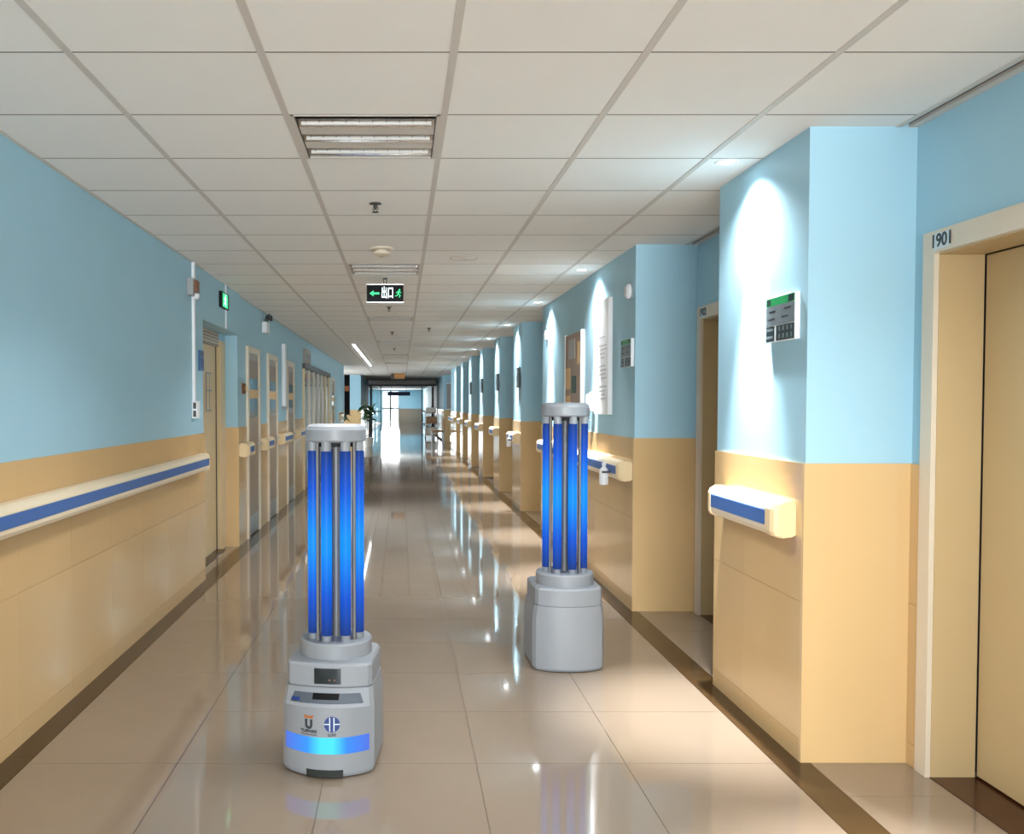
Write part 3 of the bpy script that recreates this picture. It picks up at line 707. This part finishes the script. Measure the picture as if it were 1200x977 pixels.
m = MB(); m.tube([(-0.04, 0, -0.01), (-0.045, 0.02, -0.06), (-0.03, -0.01, -0.10)], 0.004, 6); m.build('cord', M_GREYP, t)
for y, lb in ((9.85, 'small white detector at the far end of long right block'),):
    t = thing('wall_detector', lb, 'detector', (XR, y, 2.2)); box(-0.03, 0, -0.03, 0.03, -0.05, 0.05).build('housing', M_WHITE, t, 0.006); MB().lathe([(0.014, 0), (0.010, -0.01)], 12, (-0.03, 0, 0.01), 'x').build('lens', M_GREYP, t)
def sanitizer(x, y, z, label):
    t = thing('sanitizer_bottle', label, 'bottle', (x, y, z), 0, 'hand sanitizer bottles on handrails')
    MB().lathe([(0.030, 0.0), (0.033, 0.01), (0.033, 0.09), (0.026, 0.115), (0.013, 0.125), (0.013, 0.14)], 18).build('bottle', M_WHITE, t)
    MB().lathe([(0.016, 0.138), (0.016, 0.156), (0.005, 0.158), (0.005, 0.178)], 12).build('pump_neck', M_WHITE, t)
    m = MB(); m.tube([(0, 0, 0.178), (-0.03, 0, 0.18), (-0.042, 0, 0.172)], 0.006, 8); m.build('pump_nozzle', M_WHITE, t)
    box(-0.02, 0.036, -0.037, 0.037, 0.085, 0.10).build('holder_clip', M_DARK, t, 0.002)
sanitizer(XR-0.011-0.092-0.048, 6.42, 0.86, 'white pump bottle clipped to the handrail under the poster')
sanitizer(XR-0.011-0.092-0.048, 12.1, 0.86, 'white pump bottle on the first slim pillar handrail')
def pillar_plate(y, label):
    t = thing('pillar_plate', label, 'sign', (XR, y, 1.80), 0, 'small door plates on the slim right pillars')
    box(-0.03, 0, -0.12, 0.12, -0.14, 0.14).build('plate', M_SIGNDK, t, 0.003); box(-0.032, -0.03, -0.09, 0.09, 0.06, 0.11).build('printed_band', M_SIGNG, t)
for (a, b), lb in zip(PILL[3:7], ('first', 'second', 'third', 'fourth')): pillar_plate(a+0.22, 'small dark door plate on the %s slim right pillar' % lb)

# ------------------------------------------------------------------ robots
def front_y(x):   # curved front of the base
    return -0.232 + 0.068 * (abs(x)/0.165)**2.2
def ring_pts(hw, front, back, zf, n=13):
    """closed footprint ring: curved front, chamfered sides, curved back; zf(x,y)->z"""
    xs = [-0.92*hw + 1.84*hw*k/(n-1) for k in range(n)]
    fr = [(x, front(x)) for x in xs]
    bk = [(x, back(x)) for x in reversed(xs)]
    p = fr + [(hw, fr[-1][1]+0.022), (hw, bk[0][1]-0.03)] + bk + [(-hw, bk[-1][1]-0.03), (-hw, fr[0][1]+0.022)]
    return [(x, y, zf(x, y)) for x, y in p]
def back_y(x): return 0.212 - 0.05 * (abs(x)/0.165)**2.4
def tower_y(x): return -0.162 + 0.03 * (abs(x)/0.165)**2.2
def make_robot(label, ring_turn):
    t = thing('disinfection_robot', label, 'robot', (0, 0, 0), 0, 'ultraviolet disinfection robots')
    HW = 0.182
    wf = HW*0.92/0.165
    b = MB().rings([ring_pts(HW-0.006, lambda x: front_y(x)+0.006, lambda x: back_y(x)-0.006, lambda x, y: 0.004),
                    ring_pts(HW, front_y, back_y, lambda x, y: 0.016),
                    ring_pts(HW, front_y, back_y, lambda x, y: 0.264 if y > -0.16 else 0.264 + 0.010*min(1, (-0.16-y)/0.07)),
                    ring_pts(HW-0.008, lambda x: tower_y(x)-0.004, lambda x: back_y(x)-0.003, lambda x, y: 0.332)], smooth=False)
    body = b.build('base_body', M_BODY, t)
    b = MB().rings([ring_pts(HW-0.012, tower_y, lambda x: back_y(x)-0.002, lambda x, y: 0.336),
                    ring_pts(HW-0.012, tower_y, lambda x: back_y(x)-0.002, lambda x, y: 0.414),
                    ring_pts(HW-0.018, lambda x: tower_y(x)+0.006, lambda x: back_y(x)-0.008, lambda x, y: 0.424)])
    tw = b.build('tower_body', M_BODY, t)
    MB().rings([ring_pts(HW-0.016, lambda x: tower_y(x)+0.004, lambda x: back_y(x)-0.006, lambda x, y: 0.330), ring_pts(HW-0.016, lambda x: tower_y(x)+0.004, lambda x: back_y(x)-0.006, lambda x, y: 0.338)]).build('seam_gasket', M_BODY2, t)
    # curved decals on the front face: map (x,z) -> front surface
    def fs(x, z, off=0.0015): return (x, front_y(x)-off, z)
    def arc_strip(x0, x1, z0, z1, off, n=24, sag=0.0):
        m = MB(); a = []
        for k in range(n+1):
            x = x0+(x1-x0)*k/n
            a.append(((x, front_y(x)-off, z0), (x, front_y(x)-off, z1), (x, front_y(x)+0.004, z1), (x, front_y(x)+0.004, z0)))
        return m.rings(a)
    arc_strip(-0.166, 0.166, 0.094, 0.158, 0.0015).build('status_light_strip', M_LED, t, label='glowing cyan and blue light strip')
    arc_strip(-0.072, 0.072, 0.004, 0.032, 0.002).build('floor_vent', M_VENT, t)
    # screen on the tower
    sc = MB(); a = []
    for k in range(7):
        x = -0.053 + 0.106*k/6; y = tower_y(x)
        a.append(((x, y-0.003, 0.345), (x, y-0.003, 0.406), (x, y+0.004, 0.406), (x, y+0.004, 0.345)))
    s = sc.rings(a).build('display_screen', M_SCREEN, t)
    for x in (0.008, 0.028): box(x-0.004, x+0.004, tower_y(x)-0.0042, tower_y(x)-0.003, 0.358, 0.364).build('indicator', M_BELL, s)
    # console panel on the slope
    def slope(x, u, off):
        y0, z0 = front_y(x), 0.264+0.010*max(0, min(1, (-0.16-front_y(x))/0.07)); y1, z1 = tower_y(x)-0.004, 0.332
        y, z = y0+(y1-y0)*u, z0+(z1-z0)*u
        return (x, y-off*0.6, z+off)
    def slope_panel(x0, x1, u0, u1, off, taper=0.0):
        m = MB(); a = []
        for k in range(13):
            f = k/12; xa = x0+(x1-x0)*f; xb = xa*(1-taper)
            a.append((slope(xa, u0, off), slope(xb, u1, off), slope(xb, u1, -0.003), slope(xa, u0, -0.003)))
        return m.rings(a)
    p = slope_panel(-0.145, 0.145, 0.20, 0.70, 0.002, 0.10).build('console_panel', M_PANEL, t)
    slope_panel(-0.052, 0.052, 0.38, 0.68, 0.0035).build('console_display', M_BLACK, p)
    slope_panel(-0.140, -0.105, 0.24, 0.40, 0.0035).build('console_key', M_NAVY, p)
    # logos
    lu = MB(); cx, czz = -0.062, 0.208; n = 14; a = []
    pts = [(-0.0155, 0.018)] + [(-0.0155*math.cos(PI*k/n), -0.004-0.0155*math.sin(PI*k/n)) for k in range(n+1)] + [(0.0155, 0.018)]
    ins = [(-0.0055, 0.018)] + [(-0.0055*math.cos(PI*k/n), -0.004-0.0055*math.sin(PI*k/n)) for k in range(n+1)] + [(0.0055, 0.018)]
    for (p0, p1) in zip(pts, ins):
        a.append((fs(cx+p0[0], czz+p0[1], .0018), fs(cx+p1[0], czz+p1[1], .0018), fs(cx+p1[0], czz+p1[1], -.001), fs(cx+p0[0], czz+p0[1], -.001)))
    lg = lu.rings(a).build('logo_letter', M_TEXT, t)
    cp = MB(); cp.rings([[fs(cx+x, czz+z, o_) for x, z in ((-0.021, 0.034), (-0.008, 0.032), (0.0, 0.030), (0.010, 0.032), (0.020, 0.034), (0.016, 0.023), (-0.016, 0.023))] for o_ in (.0018, -.001)]).build('logo_cap', M_ORANGE, lg)
    place_text('logo_lettering', 'TUSPARK', 0.0155, M_TEXT, lg, lambda x, y, z: fs(cx+x*1.05, 0.180+y, 0.0012+z), bold=0.0006)
    for k in range(9): arc_strip(cx-0.031+k*0.0072, cx-0.031+k*0.0072+0.0052, 0.1655, 0.1685, 0.0012, 2).build('logo_small_print', M_TEXT, lg)
    cx2, cz2, r = 0.030, 0.2105, 0.0305
    rings = []
    n = 28
    lg2 = MB().rings([[fs(cx2+r*math.cos(2*PI*k/n), cz2+r*math.sin(2*PI*k/n), o_) for k in range(n)] for o_ in (-.001, .0016)]).build('round_logo', M_NAVY, t)
    cr = MB()
    for x0, x1, z0, z1 in ((-0.0100, -0.0060, -0.027, 0.027), (0.0060, 0.0100, -0.027, 0.027)):
        cr.rings([[fs(cx2+x, cz2+z, o_) for x, z in ((x0, z0), (x1, z0), (x1, z1), (x0, z1))] for o_ in (.0022, .001)])
    cr.build('logo_upright', M_SIGNW, lg2)
    arc_strip(cx2-0.0303, cx2+0.0303, cz2-0.0012, cz2+0.0028, 0.0021, 12).build('logo_crossbar', M_SIGNW, lg2)
    arc_strip(cx2-0.0060, cx2+0.0060, cz2-0.028, cz2+0.028, 0.0024, 4).build('logo_centre_bar', M_NAVY, lg2)
    place_text('logo_lettering', 'LUVI', 0.015, M_TEXT, lg2, lambda x, y, z: fs(cx2+x, 0.1695+y, 0.0012+z), bold=0.0006)
    # turntable, lamp sockets, tubes, poles, cap
    cyl = 0.035
    MB().lathe([(0.140, 0.420), (0.147, 0.424), (0.147, 0.478), (0.142, 0.486), (0.125, 0.488)], 40, (0, cyl, 0)).build('lamp_base_disc', M_BODY, t)
    RR = 0.100
    tu = MB().lathe([(0.0212, 0.512), (0.0222, 0.516), (0.0222, 1.250), (0.0212, 1.254)], 16).mesh('uv_tube', M_UV)
    sk = MB().lathe([(0.0195, 0.486), (0.0195, 0.514), (0.015, 0.516)], 14).mesh('lower_socket', M_BODY2)
    sk2 = MB().lathe([(0.015, 1.250), (0.0205, 1.252), (0.0205, 1.292)], 14).mesh('upper_socket', M_BODY)
    for k in range(8):
        a = R(22.5 + ring_turn + 45*k); p = (RR*math.cos(a), cyl + RR*math.sin(a), 0)
        u = inst('uv_tube', tu, t, p); u['label'] = 'glowing blue ultraviolet tube'
        inst('lower_socket', sk, u, (0, 0, 0)); inst('upper_socket', sk2, u, (0, 0, 0))
    rod = MB().lathe([(0.0065, 0.486), (0.0065, 1.29)], 10).mesh('steel_rod', M_ROD)
    for k in range(4):
        a = R(45+ring_turn+90*k); inst('steel_rod', rod, t, (0.104*math.cos(a), cyl+0.104*math.sin(a), 0))
    MB().lathe([(0.017, 0.486), (0.017, 1.29)], 16, (0, cyl-0.0, 0)).build('centre_pole', M_ROD, t)
    MB().lathe([(0.090, 1.270), (0.090, 1.29)], 24, (0, cyl, 0)).build('ballast_ring', M_BLACK, t)
    MB().lathe([(0.100, 1.286), (0.121, 1.292), (0.124, 1.298), (0.124, 1.338), (0.118, 1.352), (0.104, 1.360), (0.004, 1.363)], 40, (0, cyl, 0)).build('top_cap', M_BODY, t)
    return t
r1 = make_robot('grey disinfection robot with blue tubes facing forward with logos', 10.0)
r1.location = (-0.273, 3.62, 0); r1.rotation_euler = (0, 0, R(-6))
r2 = make_robot('grey disinfection robot with blue tubes seen from behind near right pillars', -11.0)
r2.location = (0.905, 4.955, 0); r2.rotation_euler = (0, 0, R(181)); r2.scale = (1.07, 1.07, 1.065)

# ------------------------------------------------------------------ distant things
def potted_plant(x, y, label, h, n, seed):
    rnd = random.Random(seed)
    t = thing('potted_plant', label, 'plant', (x, y, 0))
    pot = MB().lathe([(0.12, 0.0), (0.17, 0.30), (0.18, 0.32), (0.165, 0.32), (0.15, 0.27)], 20, cap1=False).build('pot', M_POT, t)
    MB().lathe([(0.152, 0.27), (0.152, 0.285)], 18).build('soil', M_SOIL, pot)
    st = MB(); tips = []
    for k in range(5):
        a = 2*PI*k/5; pts = [(0.03*math.cos(a), 0.03*math.sin(a), 0.28), (0.05*math.cos(a), 0.05*math.sin(a), h*0.55), (rnd.uniform(0.1, 0.28)*math.cos(a), rnd.uniform(0.1, 0.28)*math.sin(a), h*rnd.uniform(0.85, 1.0))]
        st.tube(pts, [0.016, 0.012, 0.006], 6); tips.append(pts)
    st.build('stems', M_STEM, t)
    lf = MB().rings([[(0.0, -0.008, 0), (0, 0.008, 0)], [(0.06, -0.05, 0.02), (0.06, 0.05, 0.02)], [(0.15, -0.05, 0.015), (0.15, 0.05, 0.015)], [(0.25, -0.004, -0.04), (0.25, 0.004, -0.04)]], False, False, False, closed=False)
    me = lf.mesh('leaf', M_LEAF)
    for k in range(n):
        pts = rnd.choice(tips); f = rnd.uniform(0.15, 1.0)
        p = Vector(pts[1]).lerp(Vector(pts[2]), f)
        o = inst('leaf', me, t, p); o.rotation_euler = (rnd.uniform(-0.5, 0.5), rnd.uniform(-1.0, 0.5), rnd.uniform(0, 2*PI)); s = rnd.uniform(0.8, 1.25); o.scale = (s, s, s)
potted_plant(-1.10, 29.6, 'leafy potted plant showing behind the front robot cap', 1.5, 70, 3)
potted_plant(-1.95, 28.0, 'low potted plant at the end of the left wall', 1.15, 40, 5)
t = thing('hanging_sign', 'narrow amber hanging sign under the far ceiling', 'sign', (-0.12, 30.5, CZ))
box(-0.24, 0.24, -0.02, 0.02, -0.26, -0.06).build('panel', M_AMBER, t, 0.004)
for x in (-0.2, 0.2): MB().tube([(x, 0, 0), (x, 0, -0.06)], 0.006, 6).build('hanger', M_DARK, t)
box(-0.24, 0.24, -0.022, -0.02, -0.26, -0.235).build('lower_band', M_DARK, t); box(-0.24, -0.12, -0.022, -0.02, -0.23, -0.08).build('printed_block', M_DARK, t)
t = thing('hanging_sign', 'wide dark hanging sign beyond the far glass doors', 'sign', (-0.10, 46, CZ))
box(-0.62, 0.55, -0.02, 0.02, -0.68, -0.48).build('panel', M_NAVY, t, 0.004)
for x in (-0.4, 0.35): MB().tube([(x, 0, 0), (x, 0, -0.48)], 0.01, 6).build('hanger', M_DARK, t)
# linen cart and chairs standing by the right side of the passage
t = thing('linen_cart', 'brown and white linen cart by the far right wall', 'cart', (1.25, 37.0, 0))
for x in (-0.25, 0.25):
    for y in (-0.4, 0.4):
        MB().tube([(x, y, 0.10), (x, y, 1.15)], 0.016, 8).build('post', M_STEEL, t)
        MB().lathe([(0.05, -0.015), (0.05, 0.015)], 14, (x, y, 0.05), 'x').build('wheel', M_BLACK, t)
for z in (0.14, 0.62, 1.05): box(-0.27, 0.27, -0.42, 0.42, z, z+0.03).build('shelf', M_CARD, t)
for k, (z, hh, mm) in enumerate(((0.17, 0.3, M_LINEN), (0.65, 0.26, M_CARD), (1.08, 0.2, M_LINEN))):
    box(-0.22, 0.2, -0.36, 0.3, z, z+hh).build('folded_linen', mm, t, 0.03)
def chair(x, y, rz, label):
    t = thing('waiting_chair', label, 'chair', (x, y, 0), rz, 'waiting chairs in the far lobby')
    box(-0.22, 0.22, -0.22, 0.22, 0.43, 0.47).build('seat', M_CARD, t, 0.01)
    box(-0.22, 0.22, 0.20, 0.24, 0.52, 0.90).build('backrest', M_CARD, t, 0.01)
    for sx in (-0.19, 0.19):
        MB().tube([(sx, -0.19, 0), (sx, -0.19, 0.43)], 0.014, 8).build('leg', M_STEEL, t)
        MB().tube([(sx, 0.21, 0), (sx, 0.22, 0.85)], 0.014, 8).build('leg', M_STEEL, t)
chair(1.30, 32.6, R(-90), 'brown waiting chair in front of the linen cart')
chair(1.30, 31.6, R(-90), 'brown waiting chair nearest the last right pillar')
t = thing('lobby_board', 'grey notice board on the far right wall corner', 'notice board', (1.95, 33.98, 1.25))
box(-0.22, 0.22, -0.03, 0, 0, 0.95).build('board', M_GREYB, t, 0.004); box(-0.25, 0.25, -0.035, -0.004, -0.03, 0.0).build('frame_edge', M_WHITE, t); box(-0.25, 0.25, -0.035, -0.004, 0.95, 0.98).build('frame_edge', M_WHITE, t)
